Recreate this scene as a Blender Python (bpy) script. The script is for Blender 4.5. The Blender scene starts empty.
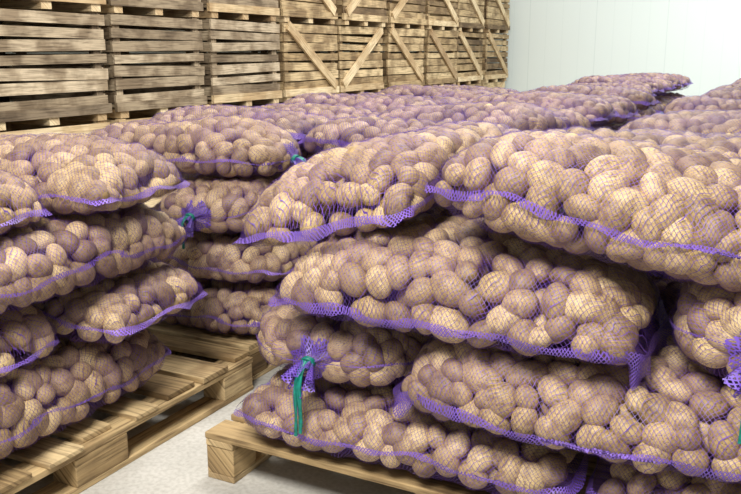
import bpy, math, random
import numpy as np
import bmesh
from mathutils import Matrix, Vector, Euler
SC=bpy.context.scene
COL=SC.collection
random.seed(5)
H=1.3; YAW=27.2; PITCH=13.05; F=850.0

# ------------------------------------------------------------ materials
def newmat(name):
    m=bpy.data.materials.new(name); m.use_nodes=True
    nt=m.node_tree; nt.nodes.clear()
    return m,nt,nt.nodes,nt.links
def N(nt,t,**kw):
    n=nt.nodes.new(t)
    for k,v in kw.items(): setattr(n,k,v)
    return n
def math_n(nt,op,a,b=None):
    n=nt.nodes.new('ShaderNodeMath'); n.operation=op
    for i,x in enumerate((a,b)):
        if x is None: continue
        if isinstance(x,(int,float)): n.inputs[i].default_value=x
        else: nt.links.new(x,n.inputs[i])
    return n.outputs[0]
def ramp(nt,fac,stops):
    n=nt.nodes.new('ShaderNodeValToRGB'); e=n.color_ramp.elements
    while len(e)<len(stops): e.new(0.5)
    for i,(p,c) in enumerate(stops):
        e[i].position=p; e[i].color=(c[0],c[1],c[2],1)
    nt.links.new(fac,n.inputs[0]); return n.outputs[0]
def mixc(nt,mode,fac,a,b):
    n=nt.nodes.new('ShaderNodeMix'); n.data_type='RGBA'; n.blend_type=mode
    if isinstance(fac,(int,float)): n.inputs[0].default_value=fac
    else: nt.links.new(fac,n.inputs[0])
    for i,x in ((6,a),(7,b)):
        if isinstance(x,tuple): n.inputs[i].default_value=(x[0],x[1],x[2],1)
        else: nt.links.new(x,n.inputs[i])
    return n.outputs[2]

def mat_potato():
    m,nt,ns,lk=newmat('potato_skin')
    out=N(nt,'ShaderNodeOutputMaterial'); p=N(nt,'ShaderNodeBsdfPrincipled')
    oi=N(nt,'ShaderNodeObjectInfo'); g=N(nt,'ShaderNodeNewGeometry')
    r=math_n(nt,'FRACT',math_n(nt,'ADD',math_n(nt,'MULTIPLY',oi.outputs['Random'],7.31),g.outputs['Random Per Island']))
    base=ramp(nt,r,[(0,(.255,.165,.072)),(.3,(.375,.255,.110)),(.7,(.475,.335,.150)),(1,(.62,.46,.225))])
    n1=N(nt,'ShaderNodeTexNoise'); n1.inputs['Scale'].default_value=38; n1.inputs['Detail'].default_value=5
    lk.new(g.outputs['Position'],n1.inputs['Vector']); 
    dirt=ramp(nt,n1.outputs[0],[(.35,(.55,.48,.41)),(.52,(1,1,1)),(.75,(1.14,1.12,1.05))])
    col=mixc(nt,'MULTIPLY',.8,base,dirt)
    n2=N(nt,'ShaderNodeTexNoise'); n2.inputs['Scale'].default_value=200; n2.inputs['Detail'].default_value=3
    lk.new(g.outputs['Position'],n2.inputs['Vector'])
    spk=ramp(nt,n2.outputs[0],[(.32,(.36,.31,.24)),(.45,(1,1,1)),(1,(1,1,1))])
    col=mixc(nt,'MULTIPLY',.8,col,spk)
    lk.new(col,p.inputs['Base Color']); p.inputs['Roughness'].default_value=.6
    b=N(nt,'ShaderNodeBump'); b.inputs['Strength'].default_value=.3; b.inputs['Distance'].default_value=.004
    lk.new(n2.outputs[0],b.inputs['Height']); lk.new(b.outputs[0],p.inputs['Normal'])
    lk.new(p.outputs[0],out.inputs[0]); return m

def mat_net(name,cell,w,colr,asp=.7):
    m,nt,ns,lk=newmat(name)
    out=N(nt,'ShaderNodeOutputMaterial'); p=N(nt,'ShaderNodeBsdfPrincipled')
    p.inputs['Roughness'].default_value=.5
    uv=N(nt,'ShaderNodeUVMap'); sp=N(nt,'ShaderNodeSeparateXYZ'); 
    nz=N(nt,'ShaderNodeTexNoise'); nz.inputs['Scale'].default_value=9
    lk.new(uv.outputs[0],nz.inputs['Vector'])
    lk.new(uv.outputs[0],sp.inputs[0])
    wob=math_n(nt,'MULTIPLY',nz.outputs[0],.05)
    x=math_n(nt,'ADD',sp.outputs[0],wob); y=math_n(nt,'ADD',sp.outputs[1],wob)
    a=math_n(nt,'DIVIDE',math_n(nt,'ADD',x,math_n(nt,'MULTIPLY',y,asp)),cell)
    b=math_n(nt,'DIVIDE',math_n(nt,'SUBTRACT',x,math_n(nt,'MULTIPLY',y,asp)),cell)
    fa=math_n(nt,'ABSOLUTE',math_n(nt,'SUBTRACT',math_n(nt,'FRACT',a),.5))
    fb=math_n(nt,'ABSOLUTE',math_n(nt,'SUBTRACT',math_n(nt,'FRACT',b),.5))
    t=.5-w/cell/2
    k=math_n(nt,'GREATER_THAN',math_n(nt,'MAXIMUM',fa,fb),t)
    n2=N(nt,'ShaderNodeTexNoise'); n2.inputs['Scale'].default_value=6
    lk.new(uv.outputs[0],n2.inputs['Vector'])
    c=ramp(nt,n2.outputs[0],[(.35,tuple(q*.7 for q in colr)),(.65,tuple(min(1,q*1.4) for q in colr))])
    lk.new(c,p.inputs['Base Color'])
    tr=N(nt,'ShaderNodeBsdfTransparent'); mx=N(nt,'ShaderNodeMixShader')
    lk.new(k,mx.inputs[0]); lk.new(tr.outputs[0],mx.inputs[1]); lk.new(p.outputs[0],mx.inputs[2])
    lk.new(mx.outputs[0],out.inputs[0]); return m

def mat_plain(name,c,rough=.6,scale=20,var=.25):
    m,nt,ns,lk=newmat(name)
    out=N(nt,'ShaderNodeOutputMaterial'); p=N(nt,'ShaderNodeBsdfPrincipled')
    g=N(nt,'ShaderNodeTexCoord'); n=N(nt,'ShaderNodeTexNoise'); n.inputs['Scale'].default_value=scale; n.inputs['Detail'].default_value=6
    lk.new(g.outputs['Object'],n.inputs['Vector'])
    col=ramp(nt,n.outputs[0],[(.3,tuple(q*(1-var) for q in c)),(.7,tuple(min(1,q*(1+var)) for q in c))])
    lk.new(col,p.inputs['Base Color']); p.inputs['Roughness'].default_value=rough
    lk.new(p.outputs[0],out.inputs[0]); return m

def mat_wood(name,dark,mid,light,gdark=.35,stain=.42):
    m,nt,ns,lk=newmat(name)
    out=N(nt,'ShaderNodeOutputMaterial'); p=N(nt,'ShaderNodeBsdfPrincipled')
    oi=N(nt,'ShaderNodeObjectInfo'); g=N(nt,'ShaderNodeNewGeometry')
    r=math_n(nt,'FRACT',math_n(nt,'ADD',math_n(nt,'MULTIPLY',oi.outputs['Random'],5.77),g.outputs['Random Per Island']))
    base=ramp(nt,r,[(0,dark),(.25,mid),(.75,tuple((a+b)/2 for a,b in zip(mid,light))),(1,light)])
    uv=N(nt,'ShaderNodeUVMap'); mp=N(nt,'ShaderNodeMapping'); mp.inputs['Scale'].default_value=(1.6,28,28)
    cb=N(nt,'ShaderNodeCombineXYZ'); off=math_n(nt,'MULTIPLY',r,37)
    lk.new(off,cb.inputs[0]); lk.new(off,cb.inputs[1])
    va=N(nt,'ShaderNodeVectorMath',operation='ADD'); lk.new(uv.outputs[0],va.inputs[0]); lk.new(cb.outputs[0],va.inputs[1])
    lk.new(va.outputs[0],mp.inputs[0])
    n=N(nt,'ShaderNodeTexNoise'); n.inputs['Scale'].default_value=3; n.inputs['Detail'].default_value=8; n.inputs['Distortion'].default_value=.6
    lk.new(mp.outputs[0],n.inputs['Vector'])
    gr=ramp(nt,n.outputs[0],[(.32,(gdark,gdark*.87,gdark*.75)),(.5,(.9,.88,.86)),(.72,(1.15,1.12,1.08))])
    col=mixc(nt,'MULTIPLY',.9,base,gr)
    n3=N(nt,'ShaderNodeTexNoise'); n3.inputs['Scale'].default_value=4; n3.inputs['Detail'].default_value=4; lk.new(va.outputs[0],n3.inputs['Vector'])
    st=ramp(nt,n3.outputs[0],[(.41,(stain,stain*.88,stain*.76)),(.56,(1,1,1))])
    col=mixc(nt,'MULTIPLY',.85,col,st)
    lk.new(col,p.inputs['Base Color']); p.inputs['Roughness'].default_value=.8
    b=N(nt,'ShaderNodeBump'); b.inputs['Strength'].default_value=.6; b.inputs['Distance'].default_value=.005
    lk.new(n.outputs[0],b.inputs['Height']); lk.new(b.outputs[0],p.inputs['Normal'])
    lk.new(p.outputs[0],out.inputs[0]); return m

M_POT=mat_potato()
M_NET=mat_net('purple_net',.0115,.00110,(.115,.045,.30))
M_NETF=mat_net('purple_net_dense',.0120,.0017,(.115,.05,.31))
M_NECK=mat_net('purple_gathered_net',.0055,.0020,(.13,.06,.40))
M_BAND=mat_net('purple_woven_tape',.0085,.0028,(.15,.075,.39))
M_TIE=mat_plain('green_twine',(.0,.17,.13),.45,60,.4)
M_WOOD=mat_wood('weathered_crate_wood',(.12,.085,.055),(.35,.275,.18),(.66,.55,.39))
M_WOODY=mat_wood('yellowed_crate_wood',(.17,.11,.055),(.46,.33,.17),(.74,.58,.34))
M_WOODL=mat_wood('pale_crate_wood',(.48,.35,.20),(.66,.51,.30),(.86,.72,.47),.55,.7)
M_PAL=mat_wood('pallet_wood',(.30,.205,.095),(.50,.36,.18),(.70,.55,.32),.35,.45)

# ------------------------------------------------------------ mesh helpers
def fast_mesh(name,verts,faces,smooth=True,uv=None,mat=None):
    me=bpy.data.meshes.new(name)
    verts=np.asarray(verts,dtype=np.float32); faces=np.asarray(faces,dtype=np.int32)
    nf,k=faces.shape
    me.vertices.add(len(verts)); me.vertices.foreach_set('co',verts.ravel())
    me.loops.add(nf*k); me.loops.foreach_set('vertex_index',faces.ravel())
    me.polygons.add(nf); me.polygons.foreach_set('loop_start',np.arange(0,nf*k,k,dtype=np.int32))
    me.polygons.foreach_set('loop_total',np.full(nf,k,dtype=np.int32))
    me.update(calc_edges=True)
    if uv is not None:
        l=me.uv_layers.new(name='UVMap'); l.data.foreach_set('uv',np.asarray(uv,dtype=np.float32).ravel())
    me.polygons.foreach_set('use_smooth',np.full(nf,smooth,dtype=bool))
    if mat: me.materials.append(mat)
    me.validate(); return me
def addobj(name,me,parent=None,mat=None):
    o=bpy.data.objects.new(name,me); COL.objects.link(o)
    if parent: o.parent=parent
    if mat is not None: o.matrix_local=mat
    return o
def top(name,label,cat,group=None,loc=(0,0,0),rotz=0):
    o=bpy.data.objects.new(name,None); COL.objects.link(o); o.empty_display_size=.1
    o['label']=label; o['category']=cat
    if group: o['group']=group
    o.matrix_world=Matrix.Translation(loc)@Matrix.Rotation(rotz,4,'Z')
    return o
CUBE=np.array([[x,y,z] for x in(-.5,.5) for y in(-.5,.5) for z in(-.5,.5)])
CF=np.array([[0,1,3,2],[4,6,7,5],[0,4,5,1],[2,3,7,6],[0,2,6,4],[1,5,7,3]])
def boxes(name,lst,mat,bev=0):
    V=[];Fc=[];UV=[]
    for i,e in enumerate(lst):
        c,s=np.array(e[0],float),np.array(e[1],float)
        R=np.array(e[2]) if len(e)>2 else np.eye(3)
        loc=CUBE*s; la=int(np.argmax(s)); ot=[a for a in range(3) if a!=la]
        V.append(loc@R.T+c); Fc.append(CF+8*i)
        for f in CF:
            for v in f:
                p=loc[v]; UV.append((p[la],p[ot[0]]+p[ot[1]]))
    return fast_mesh(name,np.concatenate(V),np.concatenate(Fc),False,UV,mat)

# ------------------------------------------------------------ potatoes
def ico(sub):
    bm=bmesh.new(); bmesh.ops.create_icosphere(bm,subdivisions=sub,radius=1)
    v=np.array([x.co[:] for x in bm.verts]); f=np.array([[a.index for a in q.verts] for q in bm.faces]); bm.free(); return v,f
def potato_shape(v,rng):
    v=v.copy(); r=np.ones(len(v))
    for _ in range(5):
        d=rng.normal(size=3); d/=np.linalg.norm(d); r+=rng.uniform(-.06,.06)*np.maximum(0,v@d)**2
    for _ in range(4):
        d=rng.normal(size=3); d/=np.linalg.norm(d); r-=.05*np.exp(-((1-v@d)/.010))
    v=v*r[:,None]
    v[:,1]*=(1+rng.uniform(-.09,.09)*v[:,0]); v[:,1]+=rng.uniform(-.05,.05)*(v[:,0]**2)
    v=v-(v.max(0)+v.min(0))/2
    return v/np.percentile(np.linalg.norm(v,axis=1),96)
rng0=np.random.default_rng(3)
V3,F3=ico(3); V2,F2=ico(2)
PSH=[potato_shape(V3,rng0) for _ in range(10)]
PSL=[potato_shape(V2,rng0) for _ in range(8)]
PME=[fast_mesh('potato_mesh',p,F3,True,None,M_POT) for p in PSH]

# ------------------------------------------------------------ sack surface
def te_of(a): return np.maximum(1-a**5.4,0)**.5
def make_surf(sp,rng):
    hx,hy,T=sp['L']/2,sp['W']/2,sp['T']; eq=sp.get('eq',.45)
    eL,eR=sp.get('ends',('hem','hem'))
    ph=rng.uniform(0,6.28,6); fr=rng.uniform(5,11,6); dr=rng.uniform(0,6.28,6)
    tx,ty=sp.get('tx',0),sp.get('ty',0); dL,dR=sp.get('droop',(.01,.01))
    eu=sp.get('eu',.76); we=sp.get('we',.18)
    def f(s,phi):
        s=np.asarray(s,float); phi=np.asarray(phi,float)
        a=np.abs(s); te=te_of(a)
        tie=np.where(s<0,eL=='tie',eR=='tie')
        wh=1-we*a**5-.03*np.sin(3*s+ph[0])
        wt=np.maximum(1-a**4.2,0)**.5*.97+.03
        w=np.where(tie,wt,wh)
        te=np.where(tie,te*.95+.05,te*.985+.015)
        cp,spn=np.cos(phi),np.sin(phi)
        y=hy*w*np.sign(cp)*np.abs(cp)**.72
        zu=T*(1-eq)*te*np.abs(spn)**eu; zd=-T*eq*te*np.abs(spn)**.60
        zz=np.where(spn>=0,zu,zd)
        z=T*eq+zz
        x=hx*s+ .02*np.sin(2.3*y/hy+ph[1])*a**2
        lump=0
        for i in range(5): lump=lump+.0045*np.sin(fr[i]*(x*np.cos(dr[i])+y*np.sin(dr[i]))+ph[i])
        z=z+lump*np.clip(te,0,1)*np.where(spn>0,1.4,.3)
        z=z+tx*x+ty*y-dL*np.clip(-s-.45,0,1)**2/.3-dR*np.clip(s-.45,0,1)**2/.3
        return np.stack([x,y,z],-1)
    return f

def build_sack_geo(sp,seed,detail=1):
    rng=np.random.default_rng(seed); f=make_surf(sp,rng); L,W,T=sp['L'],sp['W'],sp['T']; eq=sp.get('eq',.45)
    step=.0125 if detail else .020
    ns=int(L/step)+1; npn=int((2*W+2*T)*.95/step)
    tt=np.linspace(-1,1,ns); s=np.sin(tt*math.pi/2)*.35+tt*.65
    phi=np.linspace(0,2*math.pi,npn+1)[:-1]
    S,PH=np.meshgrid(s,phi,indexing='ij'); P=f(S,PH)
    ds,dp=1e-3,1e-3
    def nrm(S,PH):
        Sc=np.clip(S,-.995,.995)
        a=f(Sc+ds,PH)-f(Sc-ds,PH); b=f(Sc,PH+dp)-f(Sc,PH-dp)
        n=-np.cross(a,b); n/=np.maximum(np.linalg.norm(n,axis=-1,keepdims=True),1e-9)
        p=f(Sc,PH); ax=np.stack([p[...,0]*.97,p[...,1]*0,T*eq+sp.get('tx',0)*p[...,0]],-1)
        r=p-ax; r[...,2]-=sp.get('ty',0)*p[...,1]
        sg=np.where((n*r).sum(-1,keepdims=True)<0,-1.,1.)
        return n*sg
    Nn=nrm(S,PH)
    e1=P[1:,:]-P[:-1,:]; e2=np.roll(P,-1,1)-P
    A=np.linalg.norm(np.cross(e1,e2[:-1]),axis=-1); tot=A.sum()
    pr=(A/tot).ravel(); M=7000 if detail else 4500
    idx=rng.choice(len(pr),M,p=pr); i,j=np.unravel_index(idx,A.shape)
    fs=rng.random(M); fp=rng.random(M)
    ss=s[i]*(1-fs)+s[i+1]*fs; pp=phi[j]+fp*(2*math.pi/npn)
    ok=te_of(np.abs(ss))*T>.07
    ss,pp=ss[ok],pp[ok]; Q=f(ss,pp); QN=nrm(ss,pp)
    def sites(Q,QN,K,it=9):
        c=rng.choice(len(Q),K,replace=False); C=Q[c].copy()
        for _ in range(it):
            d=(Q**2).sum(1)[:,None]+(C**2).sum(1)[None]-2*Q@C.T
            a=d.argmin(1); cnt=np.bincount(a,minlength=K)
            for ax in range(3):
                sm=np.bincount(a,Q[:,ax],minlength=K); C[:,ax]=np.where(cnt>0,sm/np.maximum(cnt,1),C[:,ax])
        d=(Q**2).sum(1)[:,None]+(C**2).sum(1)[None]-2*Q@C.T
        k=d.argmin(0); return Q[k],QN[k]
    areaok=tot*ok.mean()
    K=int(areaok/.0053)
    C,CN=sites(Q,QN,K,12)
    def frames(C,CN,rng,jit=.08,small=1.0):
        K=len(C); n=CN+rng.normal(size=(K,3))*jit; n/=np.linalg.norm(n,axis=1,keepdims=True)
        r=rng.normal(size=(K,3)); t=r-(r*n).sum(1,keepdims=True)*n; t/=np.linalg.norm(t,axis=1,keepdims=True)
        b=np.cross(n,t); sc=np.clip(rng.normal(1,.12,K),.76,1.22)*small*1.07
        a=.0405*sc*rng.uniform(.98,1.2,K); bb=.0350*sc*rng.uniform(.92,1.05,K); c=.0325*sc*rng.uniform(.9,1.05,K)
        return t,b,n,a,bb,c
    t,b,n,a,bb,c=frames(C,CN,rng)
    cen=C-CN*c[:,None]*1.02
    pots=dict(c=cen,t=t,b=b,n=n,s=np.stack([a,bb,c],1),sn=CN)
    C2,N2=sites(Q,QN,int(K*.75),4)
    up=N2[:,2]>-.5; C2,N2=C2[up],N2[up]
    t2,b2,n2,a2,bb2,c2=frames(C2,N2,rng,.5,.92)
    dep=np.minimum(.086,T*.43); cen2=C2-N2*dep
    inner=dict(c=cen2,t=t2,b=b2,n=n2,s=np.stack([a2,bb2,c2],1),sn=N2)
    # net is draped: each net vertex is pushed out to the highest potato beneath it
    Pv=P.reshape(-1,3); Nv=Nn.reshape(-1,3); CAP=-.012
    hgt=np.full(len(Pv),CAP)
    for k0 in range(0,K,30):
        sl=slice(k0,k0+30)
        o=Pv[:,None,:]-cen[None,sl,:]
        fr=[t[sl]/a[sl,None],b[sl]/bb[sl,None],n[sl]/c[sl,None]]
        O=np.stack([(o*q[None]).sum(2) for q in fr],-1); D=np.stack([Nv@q.T for q in fr],-1)
        A_=(D*D).sum(-1); B_=(O*D).sum(-1); C_=(O*O).sum(-1)-1
        disc=B_*B_-A_*C_; tm=np.where(disc>0,(-B_+np.sqrt(np.maximum(disc,0)))/A_,-1)
        near=(o**2).sum(-1)<.075**2
        tm=np.where(near&(tm>CAP)&(tm<.02),tm,CAP)
        hgt=np.maximum(hgt,tm.max(1))
    G=hgt.reshape(P.shape[:2]); Gs=(np.roll(G,1,1)+np.roll(G,-1,1)+2*G)/4
    G2=G.copy(); G2[1:-1]=(G[:-2]+G[2:]+2*G[1:-1])/4
    G=np.maximum(np.maximum(G,Gs),G2)+.0030
    G=np.where(te_of(np.abs(S))*T<.05,.001,G)
    NP=P+Nn*G[...,None]
    verts=NP.reshape(-1,3)
    ii,jj=np.meshgrid(np.arange(ns-1),np.arange(npn),indexing='ij'); j2=(jj+1)%npn
    faces=np.stack([ii*npn+jj,(ii+1)*npn+jj,(ii+1)*npn+j2,ii*npn+j2],-1).reshape(-1,4)
    seg=np.linalg.norm(np.roll(P,-1,1)-P,axis=-1)[ns//2]; arc=np.concatenate([[0],np.cumsum(seg)])
    xs=s*L/2
    def uvq(i,j): return np.stack([xs[i],arc[j]],-1)
    uv=np.stack([uvq(ii,jj),uvq(ii+1,jj),uvq(ii+1,jj+1),uvq(ii,jj+1)],2).reshape(-1,2)
    netm=(verts,faces,uv)
    # --- woven seam tape
    eL,eR=sp.get('ends',('hem','hem')); bw=sp.get('bw',.014); hw=sp.get('hw',.028)
    hwL,hwR=sp.get('hws',(hw,hw))
    rows=6; pts=[]; outs=[]; wid=[]; kk=[]; hug=[]
    sA=np.linspace(-.985,.985,110)
    mp=rng.uniform(0,6.28,8)
    def wid_noise(u): return .78+.22*math.sin(u*17+mp[0])+.14*math.sin(u*41+mp[1])
    def side(sv,sg,al):
        a=abs(sv); tied=(sv<0 and eL=='tie')or(sv>0 and eR=='tie'); hh=hwL if sv<0 else hwR
        k=0 if tied else min(max((a-.86)/.11,0),1); k=k*k*(3-2*k)
        w=(bw*(1-k)+hh*k)*wid_noise(sv*sg+1)*(1 if not tied else max(.25,1-a**6))
        te=float(te_of(np.array(a)))*.985+.015
        cen_=.010*math.sin(sv*6+mp[2+(sg>0)])+.006*math.sin(sv*15+mp[4])
        col=[]
        for r in range(rows):
            dz=cen_-(r/(rows-1))*w+.3*w
            Tz=T*(1-eq) if dz>0 else T*eq; ex=.76 if dz>0 else .60
            q=min(abs(dz)/max(Tz*te,1e-3),.97)**(1/ex); an=math.asin(min(q,1))
            ph=(an if dz>0 else -an)
            if sg<0: ph=math.pi-ph
            col.append(f(sv,ph)+np.array([0,sg*.006,0]))
        hug.append(col); pts.append(f(sv,0. if sg>0 else math.pi)); outs.append(np.array([0,sg,0.])); wid.append(w); kk.append(k)
    def endp(sgx):
        e0,e1=f(sgx*.985,0.),f(sgx*.985,math.pi); hh=hwL if sgx<0 else hwR
        if sgx<0: e0,e1=e1,e0
        for q in np.linspace(0,1,28)[1:-1]:
            pt=e0*(1-q)+e1*q+np.array([sgx*(.006+.012*math.sin(q*3.14)),0,.007*math.sin(q*11+mp[5])])
            pts.append(pt); outs.append(np.array([sgx,0,0.])); wid.append(hh*wid_noise(q*.7+3)); kk.append(1); hug.append([pt]*rows)
    for sv in sA: side(sv,1,0)
    if eR!='tie': endp(1)
    for sv in sA[::-1]: side(sv,-1,0)
    if eL!='tie': endp(-1)
    path=np.array(pts);outd=np.array(outs);wid=np.array(wid);kk=np.array(kk)[:,None];hug=np.array(hug);n_=len(path)
    for _ in range(8): outd=(np.roll(outd,1,0)+outd*2+np.roll(outd,-1,0))/4
    outd/=np.linalg.norm(outd,axis=1,keepdims=True)
    al=np.concatenate([[0],np.cumsum(np.linalg.norm(np.diff(path,axis=0),axis=1))])
    bet=math.radians(48)+sp.get('hemdrop',0)+.4*np.sin(al*9+mp[6])+.25*np.sin(al*23+mp[7])
    dirv=outd*np.cos(bet)[:,None]+np.array([0,0,-1.])*np.sin(bet)[:,None]
    BV=[]
    for r in range(rows):
        q=r/(rows-1); rip=.0045*np.sin(al*45+q*2)*q
        flap=path+outd*(.003+rip[:,None])+dirv*(wid*(q-.15))[:,None]
        BV.append(hug[:,r]*(1-kk)+flap*kk)
    BV=np.array(BV)
    bf=[];buv=[]
    for r in range(rows-1):
        for k in range(n_):
            k2=(k+1)%n_; bf.append([r*n_+k,r*n_+k2,(r+1)*n_+k2,(r+1)*n_+k])
            u0=al[k];u1=al[k2] if k2 else al[k]+.01
            for (u,q,k_) in((u0,r,k),(u1,r,k2),(u1,r+1,k2),(u0,r+1,k)): buv.append((u,q/(rows-1)*wid[k_]))
    bandm=(BV.reshape(-1,3),np.array(bf),np.array(buv))
    return dict(f=f,pots=pots,inner=inner,net=netm,band=bandm,K=K)

def join_pots(ps,shapes,faces,seed=0):
    rng=np.random.default_rng(seed); VV=[];FF=[];o=0
    for p,mask in ps:
        for k in range(len(p['c'])):
            if not mask[k]: continue
            R=np.stack([p['t'][k],p['b'][k],p['n'][k]],1)
            v=(shapes[rng.integers(len(shapes))]*p['s'][k])@R.T+p['c'][k]
            VV.append(v);FF.append(faces+o);o+=len(v)
    return np.concatenate(VV),np.concatenate(FF)

def neck_mesh(rng):
    nr,na=9,44; V=[];Fc=[];UV=[]
    for r in range(nr):
        q=r/(nr-1)
        rad=.080*(1-q*3)+.012*(q*3) if q<.33 else .012+.028*((q-.33)/.67)**.8
        for a in range(na):
            th=a/na*2*math.pi; pl=1+.34*math.sin(th*7+q*.8)*(.25+q)+.15*math.sin(th*3+1)*q
            V.append((-.01-q*.085+.012*math.sin(th*4)*q, rad*pl*math.cos(th), rad*pl*math.sin(th)*.75-.045*q*q))
    for r in range(nr-1):
        for a in range(na):
            b=(a+1)%na; Fc.append([r*na+a,r*na+b,(r+1)*na+b,(r+1)*na+a])
            for(x,y) in((a,r),(a+1,r),(a+1,r+1),(a,r+1)): UV.append((x*.004,y*.012))
    return fast_mesh('neck_mesh',V,Fc,True,UV,M_NECK)
def tie_mesh(rng,ln=.16):
    V=[];Fc=[]
    def tube(path,w,th=.0018):
        n=len(path); b0=len(V)
        for i,p in enumerate(path):
            p=np.array(p,float); t=np.array(path[min(i+1,n-1)],float)-np.array(path[max(i-1,0)],float); t/=np.linalg.norm(t)+1e-9
            tw=.5*math.sin(i*.5)
            sd=np.cross(t,[1,0,0]) if abs(t[0])<.8 else np.cross(t,[0,0,1]); sd/=np.linalg.norm(sd)+1e-9
            u=np.cross(t,sd); sd2=sd*math.cos(tw)+u*math.sin(tw); u2=np.cross(t,sd2)
            for(x,y)in((1,1),(-1,1),(-1,-1),(1,-1)): V.append(p+sd2*w*x+u2*th*y)
            if i:
                a=b0+(i-1)*4;c=b0+i*4
                for k in range(4): Fc.append([a+k,a+(k+1)%4,c+(k+1)%4,c+k])
    for k in range(3):
        tube([(-.042-.005*k+.003*math.cos(t*2),.017*math.cos(t),.014*math.sin(t)-.004) for t in np.linspace(0,6.5,26)],.0035,.0025)
    for sgn,l in((1,ln),(-1,ln*.85),(.3,ln*.95)):
        a1=rng.uniform(-.01,.015)
        tube([(-.056-.035*math.sin(min(q*3,1.57))-.005*q, sgn*(.006+a1*q)+.004*math.sin(q*5), .004+.012*math.sin(q*3.1)*(1-q)-l*q*q**.15) for q in np.linspace(0,1,22)],.0048)
    return fast_mesh('tie_mesh',V,Fc,True,None,M_TIE)
rngn=np.random.default_rng(11)
NECKS=[neck_mesh(rngn) for _ in range(2)]

cy,sy=math.cos(math.radians(YAW)),math.sin(math.radians(YAW)); cpt,spt=math.cos(math.radians(PITCH)),math.sin(math.radians(PITCH))
def proj(p):
    X=p[:,0]*cy+p[:,1]*sy; Y=-p[:,0]*sy+p[:,1]*cy; dz=p[:,2]-H
    z=Y*cpt-dz*spt; u=Y*spt+dz*cpt
    return 370.5+F*X/z,247-F*u/z,z

def place_ends(root,sp,g,i,tm):
    for side,e in zip((-1,1),sp.get('ends',('hem','hem'))):
        if e!='tie': continue
        P=g['f'](np.array([side*.99,side*.99]),np.array([math.pi/2,-math.pi/2])).mean(0)
        M=Matrix.Translation(P)@(Matrix.Rotation(math.pi,4,'Z') if side>0 else Matrix.Identity(4))@Matrix.Translation((.03,0,0))
        addobj('gathered_neck',NECKS[i%2],root,M); addobj('tie',tm,root,M)

def near_sack(sp,seed):
    g=build_sack_geo(sp,seed,1); rng=np.random.default_rng(seed+100)
    root=top('potato_sack',sp['label'],'sack',sp.get('group'),(sp['U'],sp['V'],sp['Z']),math.radians(sp.get('yaw',0)))
    v,f,uv=g['net']; addobj('net',fast_mesh('net_mesh',v,f,True,uv,M_NET),root)
    v,f,uv=g['band']; addobj('seam_band',fast_mesh('band_mesh',v,f,True,uv,M_BAND),root)
    if 'tie' in sp.get('ends',()): place_ends(root,sp,g,seed,tie_mesh(rng,sp.get('tie',.15)))
    p=g['pots']; Mw=np.array(root.matrix_world); cw=p['c']@Mw[:3,:3].T+Mw[:3,3]; nw=p['sn']@Mw[:3,:3].T
    tc=np.array([0,0,H])-cw; tc/=np.linalg.norm(tc,axis=1,keepdims=True)
    px,py,z=proj(cw); face=(tc*nw).sum(1)
    vis=(px>-25)&(px<766)&(py>-20)&(py<515)
    sc=np.where(vis,face,-2); order=np.argsort(-sc)[:100]; order=[k for k in order if sc[k]>.02]
    ind=np.zeros(len(cw),bool); ind[order]=True
    for k in order:
        R=np.stack([p['t'][k],p['b'][k],p['n'][k]],1)*p['s'][k][None,:]
        m=Matrix([[*R[0],p['c'][k][0]],[*R[1],p['c'][k][1]],[*R[2],p['c'][k][2]],[0,0,0,1]])
        addobj('potato',PME[rng.integers(len(PME))],root,m)
    rest=~ind&(p['sn'][:,2]>-.75)
    vv,ff=join_pots([(p,rest),(g['inner'],np.ones(len(g['inner']['c']),bool))],PSL,F2,seed=seed)
    o=addobj('potatoes',fast_mesh('potatoes_mesh',vv,ff,True,None,M_POT),root); o['kind']='stuff'
    return root

PROTO=[]
def make_protos():
    for i in range(6):
        sp=dict(L=.90+.02*(i%3),W=.53,T=.206+.006*(i%2),eu=1.08,we=.30,eq=.42+.04*(i%3),ends=('tie','hem') if i in(1,3) else (('hem','tie') if i==4 else ('hem','hem')),droop=(.005,.005) if i<3 else (.0,.0),bw=.024,hw=.035)
        g=build_sack_geo(sp,900+i,0)
        v,f,uv=g['net']; net=fast_mesh('net_mesh',v,f,True,uv,M_NETF)
        v,f,uv=g['band']; band=fast_mesh('band_mesh',v,f,True,uv,M_BAND)
        p=g['pots']; vv,ff=join_pots([(p,p['sn'][:,2]>-.7),(g['inner'],g['inner']['sn'][:,2]>.2)],PSL,F2,seed=i)
        pm=fast_mesh('potatoes_mesh',vv,ff,True,None,M_POT)
        PROTO.append((sp,g,net,band,pm,tie_mesh(np.random.default_rng(i),.12)))
make_protos()
def far_sack(U,V,Z,yaw,i,label,group,tilt=0):
    sp,g,net,band,pm,tm=PROTO[i%6]
    root=top('potato_sack',label,'sack',group,(U,V,Z),math.radians(yaw))
    if tilt: root.matrix_world=root.matrix_world@Matrix.Rotation(tilt,4,'X')
    addobj('net',net,root); addobj('seam_band',band,root)
    o=addobj('potatoes',pm,root); o['kind']='stuff'
    place_ends(root,sp,g,i,tm)
    return root

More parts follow.
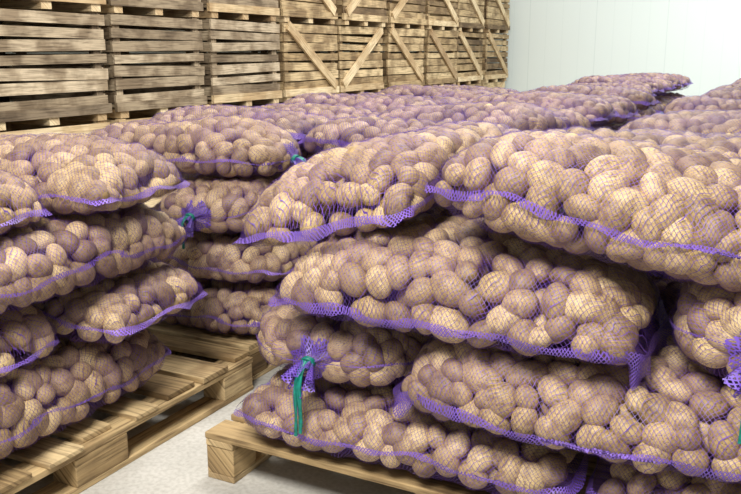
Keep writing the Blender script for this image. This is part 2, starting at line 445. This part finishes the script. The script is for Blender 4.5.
GR='potato sacks stacked on the near pallets'
lb='purple net sack of potatoes '
NEAR=[
 dict(U=-.95,V=2.14,Z=.157,L=1.0,W=.54,T=.20,eq=.5,bw=.020,droop=(0,0),label=lb+'lying flat on the pallet boards'),
 dict(U=.09,V=2.14,Z=.157,L=.98,W=.54,T=.195,eq=.45,droop=(0,0),label=lb+'under the wide sacks'),
 dict(U=-1.17,V=2.31,Z=.358,yaw=90,L=.84,W=.56,T=.225,eq=.5,ends=('tie','hem'),tie=.21,label=lb+'with mouth tied in green twine'),
 dict(U=-.40,V=2.12,Z=.355,L=1.02,W=.56,T=.235,eq=.27,bw=.032,hws=(.07,.04),label=lb+'second layer with wide woven seam'),
 dict(U=-.785,V=2.12,Z=.582,L=.99,W=.56,T=.255,eq=.22,bw=.032,hws=(.03,.13),hemdrop=.55,droop=(.0,.02),label=lb+'third layer with purple hem hanging'),
 dict(U=.04,V=2.26,Z=.575,yaw=80,L=.88,W=.52,T=.26,eq=.45,ends=('tie','hem'),tie=.17,label=lb+'plump end tied with green twine'),
 dict(U=-1.14,V=2.38,Z=.80,yaw=90,L=.96,W=.60,T=.25,eq=.35,ty=-.25,tx=.03,droop=(.03,.0),hw=.04,bw=.016,ends=('hem','tie'),tie=.08,label=lb+'sagging over the stack corner'),
 dict(U=-.32,V=2.14,Z=.80,L=1.02,W=.58,T=.27,eq=.45,tx=-.12,bw=.020,label=lb+'on top beside the sagging one'),
 dict(U=-.36,V=2.70,Z=.80,L=1.0,W=.53,T=.25,eq=.5,tx=-.03,label=lb+'on top in the second row'),
 dict(U=-2.30,V=2.0,Z=.80,L=.98,W=.54,T=.215,eq=.40,we=.22,hw=.022,label=lb+'on top of the aisle stack'),
 dict(U=-2.34,V=1.45,Z=.79,L=.96,W=.54,T=.205,eq=.40,we=.22,hw=.022,label=lb+'on top at the stack end'),
 dict(U=-2.10,V=1.80,Z=.585,yaw=90,L=1.0,W=.55,T=.24,eq=.42,we=.22,hw=.022,label=lb+'laid lengthwise along the aisle'),
 dict(U=-2.27,V=2.03,Z=.395,L=.96,W=.57,T=.22,eq=.45,we=.24,hw=.024,label=lb+'squeezed flat in the aisle stack'),
 dict(U=-2.32,V=1.42,Z=.395,L=.96,W=.62,T=.22,eq=.45,we=.3,hw=.02,label=lb+'blunt end showing beside flat ones'),
 dict(U=-2.15,V=1.69,Z=.157,yaw=90,L=1.02,W=.58,T=.265,eq=.45,we=.22,hw=.022,droop=(0,0),label=lb+'thick one resting on the pallet'),
 dict(U=-2.30,V=2.86,Z=.80,L=.96,W=.54,T=.215,eq=.42,ends=('hem','tie'),tie=.08,label=lb+'green-tied mouth pointing to the aisle'),
 dict(U=-2.08,V=2.92,Z=.585,yaw=90,L=.78,W=.52,T=.225,eq=.45,ends=('tie','hem'),tie=.12,label=lb+'green-tied mouth facing out'),
 dict(U=-2.27,V=2.88,Z=.37,L=.96,W=.54,T=.225,eq=.42,we=.3,hw=.022,label=lb+'shaded in mid-stack'),
 dict(U=-2.25,V=2.88,Z=.157,L=.96,W=.54,T=.22,eq=.42,we=.3,hw=.022,droop=(0,0),label=lb+'resting on the pallet end'),
]
for i,sp in enumerate(NEAR):
    sp['group']=GR; near_sack(sp,20+i)

LF=['purple net sack of potatoes in the long rows of stacks','purple net potato sack lying flat on other sacks']
rf=random.Random(8)
def stack(U,V,zs,dz=0,tilt=None,yaw=None):
    for z in zs:
        topz=z>.75
        k=rf.choice((0,2,5)) if rf.random()<.85 else rf.choice((1,3,4))
        yw=(yaw if yaw is not None else rf.uniform(-8,8)) if topz else rf.uniform(-1.5,1.5)
        far_sack(U+rf.uniform(-.03,.03),V+rf.uniform(-.015,.015),z+(dz if topz else 0),(180 if rf.random()<.5 else 0)+yw,k,LF[0] if not topz else LF[1],'potato sacks in the far rows',rf.uniform(-.07,.07) if topz else 0)
Z4=(.157,.372,.587,.80)
stack(-.95,2.74,Z4[:1]); stack(.08,2.74,Z4[:1]); stack(-.40,2.70,Z4[1:2]); stack(-.78,2.70,Z4[2:3])
for k,V in enumerate((3.40,4.02,4.64,5.26,5.88,6.50)):
    stack(-1.52,V,Z4,dz=(.0,.035,-.005,.03,.01,.03)[k]); 
for k,V in enumerate((3.46,4.08,4.70,5.32,5.94,6.56)):
    stack(-2.50,V,Z4,dz=(.02,-.01,.03,.0,.03,.01)[k])
for k,V in enumerate((8.7,9.3,9.9,10.5,11.1)):
    stack(-1.85,V,Z4,dz=(-.03,.02,.0,.02,.01)[k])
for k,V in enumerate((3.40,4.02,4.64,5.26,5.88,6.7,7.32,7.94,8.8,9.42,10.04,10.9,11.52,12.14,12.76)):
    stack(-.30,V,Z4,dz=(.0,.03,-.01,.03,.0,.02,.03,.0,.03,.0,.03,.02,.03,.02,.03)[k])

# ------------------------------------------------------------ pallets
def pallet_parts(SX,SY,nb,by,seed,worn=0,mid=.5):
    r=random.Random(seed); parts=[]
    Ht=.155; bw=.105
    ys=[bw/2+ (SY-bw)*k/(nb-1) for k in range(nb)]
    for i,y in enumerate(ys):
        w=bw*r.uniform(.85,1.3+.35*worn) if 0<i<nb-1 else bw
        dx=r.uniform(-.035,.02)*worn; hz=r.uniform(-.008,.0)*worn
        parts.append(('deck_board',boxes('b',[((SX/2+r.uniform(-.006,.006)+dx,y+r.uniform(-.02,.02)*worn,Ht-.011+hz/2),(SX,w,.022+hz),np.array(Matrix.Rotation(r.uniform(-.008,.008)*(1+worn*2),3,'Z')))],M_PAL)))
    for x in [.05,SX*mid,SX-.05]:
        parts.append(('stringer_board',boxes('b',[((x,SY/2,Ht-.033),(.1,SY-.004,.022))],M_PAL)))
        parts.append(('bottom_board',boxes('b',[((x,SY/2,.01),(.1,SY-.01,.02))],M_PAL)))
        for (y,l) in by:
            parts.append(('block',boxes('b',[((x,y,.065),(.1,l,.09))],M_PAL)))
    return parts
PA=pallet_parts(1.0,1.58,9,[(.10,.18),(.77,.22),(1.48,.18)],6,1)
PB=pallet_parts(1.2,.98,7,[(.065,.12),(.49,.12),(.915,.12)],2)
PN=pallet_parts(1.2,.98,7,[(.065,.12),(.49,.12),(.915,.12)],12,.5,.63)
PC=pallet_parts(1.0,.60,4,[(.065,.12),(.535,.12)],3)
PD=pallet_parts(1.0,.92,7,[(.065,.12),(.46,.12),(.855,.12)],4)
def pallet(parts,x,y,label):
    root=top('wooden_pallet',label,'pallet','wooden pallets under the potato sacks',(x,y,0))
    for nm,me in parts:
        o=addobj(nm,me,root)
        b=o.modifiers.new('b','BEVEL'); b.width=.003; b.segments=2
pl='pale wooden block pallet carrying stacked potato sacks'
pallet(PN,-1.56,1.92,'pale wooden pallet at the aisle corner under sacks')
pallet(PN,-.33,1.92,pl)
pallet(PA,-2.84,1.0,'worn wooden pallet with bare boards along the aisle')
pallet(PC,-2.89,2.62,pl)
pallet(PD,-3.06,3.25,pl)
for x,y in((-2.0,3.25),(-2.0,4.25),(-2.0,5.25),(-2.0,6.25),(-2.4,8.4),(-2.4,9.4),(-2.4,10.4),(-.77,3.1),(-.77,4.1),(-.77,5.1),(-.77,6.2),(-.77,7.2),(-.77,8.35),(-.77,9.4),(-.77,10.5),(-.77,11.7)):
    pallet(PB,x,y,pl)
for x,y in((-3.04,4.2),(-3.04,5.8)): pallet(PA,x,y,pl)

# ------------------------------------------------------------ crates
CP_=1.172; CW=1.115; CH=.785; CD=1.1
def crate_parts(kind,seed,tone):
    r=random.Random(seed); parts=[]; MM={'grey':M_WOOD,'yellow':M_WOODY,'pale':M_WOODL}[tone]
    nsl=7 if tone!='pale' else 5; z0=.11; pitch=(CH-z0-.005)/nsl; sl=[]
    for k in range(nsl):
        z=z0+pitch*(k+.5)
        for x in(CD/2-.012,-CD/2+.012):
            h=pitch-r.uniform(.004,.036)
            sl.append(((x+r.uniform(-.006,.006),r.uniform(-.012,.012),z+r.uniform(-.007,.007)),(.02,CW-.02-r.uniform(0,.03),h),np.array(Matrix.Rotation(r.uniform(-.018,.018),3,'X'))))
        for y in(CW/2-.04,-CW/2+.04):
            sl.append(((0,y,z),(CD-.05,.02,pitch-.015)))
    for k in range(8): sl.append(((-CD/2+.07+k*(CD-.14)/7,0,z0-.012),(.12,CW-.04,.02)))
    parts.append(('slatted_body',boxes('b',sl,MM)))
    for x in(CD/2-.045,-CD/2+.045):
        for y in(CW/2-.085,-CW/2+.085):
            parts.append(('corner_post',boxes('b',[((x,y,CH/2+.04),(.045,.07,CH-.09))],MM)))
    if kind!='plain':
        sg=1 if kind=='down' else -1
        hh=CH-z0-.03; ww=CW-.12; an=math.atan2(hh,ww)*sg
        R=np.array(Matrix.Rotation(-an,3,'X'))
        parts.append(('diagonal_brace',boxes('b',[((CD/2+.014,0,z0+hh/2+.01),(.024,math.hypot(hh,ww)-.04,.095),R)],M_WOODL)))
    for x in(CD/2,-CD/2):
        parts.append(('base_rail',boxes('b',[((x,0,z0-.02),(.03,CW-.02,.07))],M_WOODL if r.random()<.6 else MM)))
    for y in(-CW/2+.1,0,CW/2-.1):
        parts.append(('skid',boxes('b',[((0,y,.035),(CD,.09,.066))],M_WOODL)))
    return parts
CPT={}
for j,k in enumerate(('plain','down','up')):
    for t,tn in enumerate(('grey','yellow','pale')): CPT[k,tn]=[crate_parts(k,s+10*j+50*t,tn) for s in range(4)]
WX=-4.7
V0=3.73
kinds=[['plain','plain','plain'],['plain','plain','plain'],['plain','plain','plain'],['plain','plain','plain'],
 ['plain','down','down'],['down','up','up'],['down','down','up'],['up','down','down'],['down','down','down'],['up','down','down']]
for c in range(-1,9):
    for l in range(3):
        kd=kinds[c+1][l]; tone='pale' if (l==0 and c<2) else ('grey' if c<3 else 'yellow')
        lab='weathered slatted wooden crate in a tall stacked row' if kd=='plain' else 'slatted wooden crate with a diagonal brace in a stacked row'
        root=top('potato_crate',lab,'crate','stacked wooden crates along the wall',(WX-CD/2+rf.uniform(-.035,.02),V0+CP_*(c+.5)+rf.uniform(-.012,.012),l*CH),0)
        for nm,me in CPT[kd,tone][rf.randrange(4)]: addobj(nm,me,root)

# ------------------------------------------------------------ room
def plane_box(name,c,s,mat):
    me=boxes(name,[(c,s)],mat); o=addobj(name,me); o['kind']='structure'; return o
def mat_floor():
    m,nt,ns,lk=newmat('concrete'); out=N(nt,'ShaderNodeOutputMaterial'); p=N(nt,'ShaderNodeBsdfPrincipled')
    tc=N(nt,'ShaderNodeTexCoord'); n=N(nt,'ShaderNodeTexNoise'); n.inputs['Scale'].default_value=3; n.inputs['Detail'].default_value=10
    lk.new(tc.outputs['Object'],n.inputs['Vector'])
    n2=N(nt,'ShaderNodeTexNoise'); n2.inputs['Scale'].default_value=70; n2.inputs['Detail'].default_value=4; lk.new(tc.outputs['Object'],n2.inputs['Vector'])
    c=ramp(nt,n.outputs[0],[(.3,(.38,.365,.33)),(.7,(.54,.52,.48))]); c2=ramp(nt,n2.outputs[0],[(.35,(.75,.74,.72)),(.6,(1,1,1))])
    lk.new(mixc(nt,'MULTIPLY',.7,c,c2),p.inputs['Base Color']); p.inputs['Roughness'].default_value=.75
    b=N(nt,'ShaderNodeBump'); b.inputs['Strength'].default_value=.2; b.inputs['Distance'].default_value=.004; lk.new(n2.outputs[0],b.inputs['Height']); lk.new(b.outputs[0],p.inputs['Normal'])
    lk.new(p.outputs[0],out.inputs[0]); return m
def mat_wall():
    m,nt,ns,lk=newmat('white_panel_wall'); out=N(nt,'ShaderNodeOutputMaterial'); p=N(nt,'ShaderNodeBsdfPrincipled')
    tc=N(nt,'ShaderNodeTexCoord'); sp=N(nt,'ShaderNodeSeparateXYZ'); lk.new(tc.outputs['Object'],sp.inputs[0])
    xy=math_n(nt,'ADD',sp.outputs[0],sp.outputs[1])
    fr=math_n(nt,'FRACT',math_n(nt,'DIVIDE',xy,.28)); g=math_n(nt,'LESS_THAN',fr,.07)
    fr2=math_n(nt,'FRACT',math_n(nt,'DIVIDE',xy,1.12)); g2=math_n(nt,'LESS_THAN',fr2,.012)
    k=math_n(nt,'MAXIMUM',math_n(nt,'MULTIPLY',g,.12),math_n(nt,'MULTIPLY',g2,.4))
    c=mixc(nt,'MIX',k,(.82,.90,.87),(.62,.72,.69)); lk.new(c,p.inputs['Base Color']); p.inputs['Roughness'].default_value=.5
    lk.new(p.outputs[0],out.inputs[0]); return m
MW=mat_wall(); MF=mat_floor()
plane_box('floor',(0,6.2,-.05),(13,17,.1),MF)
plane_box('wall_back',(0,14.6,2.4),(13,.2,5),MW)
plane_box('wall_left',(-6.6,6.2,2.4),(.2,17,5),MW)

# ------------------------------------------------------------ light
def area(name,loc,size,energy,col=(1,.97,.92),rot=(0,0,0),sy_=None):
    l=bpy.data.lights.new(name,'AREA'); l.energy=energy; l.color=col; l.size=size
    if sy_: l.shape='RECTANGLE'; l.size_y=sy_
    o=bpy.data.objects.new(name,l); COL.objects.link(o); o.location=loc; o.rotation_euler=rot; return o
area('overhead_light',(-.8,-.2,3.4),1.2,235,col=(1,.975,.915),sy_=1.1,rot=(math.radians(30),math.radians(4),0))
area('overhead_light',(-1.8,4.3,4.4),1.6,215,col=(1,.97,.91),sy_=2.0,rot=(0,math.radians(22),0))
area('overhead_light',(-1.6,9.5,4.4),2.0,240,col=(1,.98,.94),sy_=3,rot=(0,math.radians(15),0))
area('overhead_light',(1.0,11.2,4.2),2.5,170,col=(.95,1,.99),sy_=2,rot=(math.radians(35),0,0))  # added fill lamp aimed at the back wall to whiten it, no real fixture
w=bpy.data.worlds.new('world'); SC.world=w; w.use_nodes=True
w.node_tree.nodes['Background'].inputs[0].default_value=(.98,.99,1,1); w.node_tree.nodes['Background'].inputs[1].default_value=.37
SC.view_settings.view_transform='Standard'; SC.view_settings.look='None'

cam=bpy.data.cameras.new('camera'); co=bpy.data.objects.new('camera',cam); COL.objects.link(co)
cam.sensor_width=36; cam.lens=36*F/741; cam.clip_start=.05
co.location=(0,0,H); co.rotation_euler=(math.radians(90-PITCH),0,math.radians(YAW))
SC.camera=co
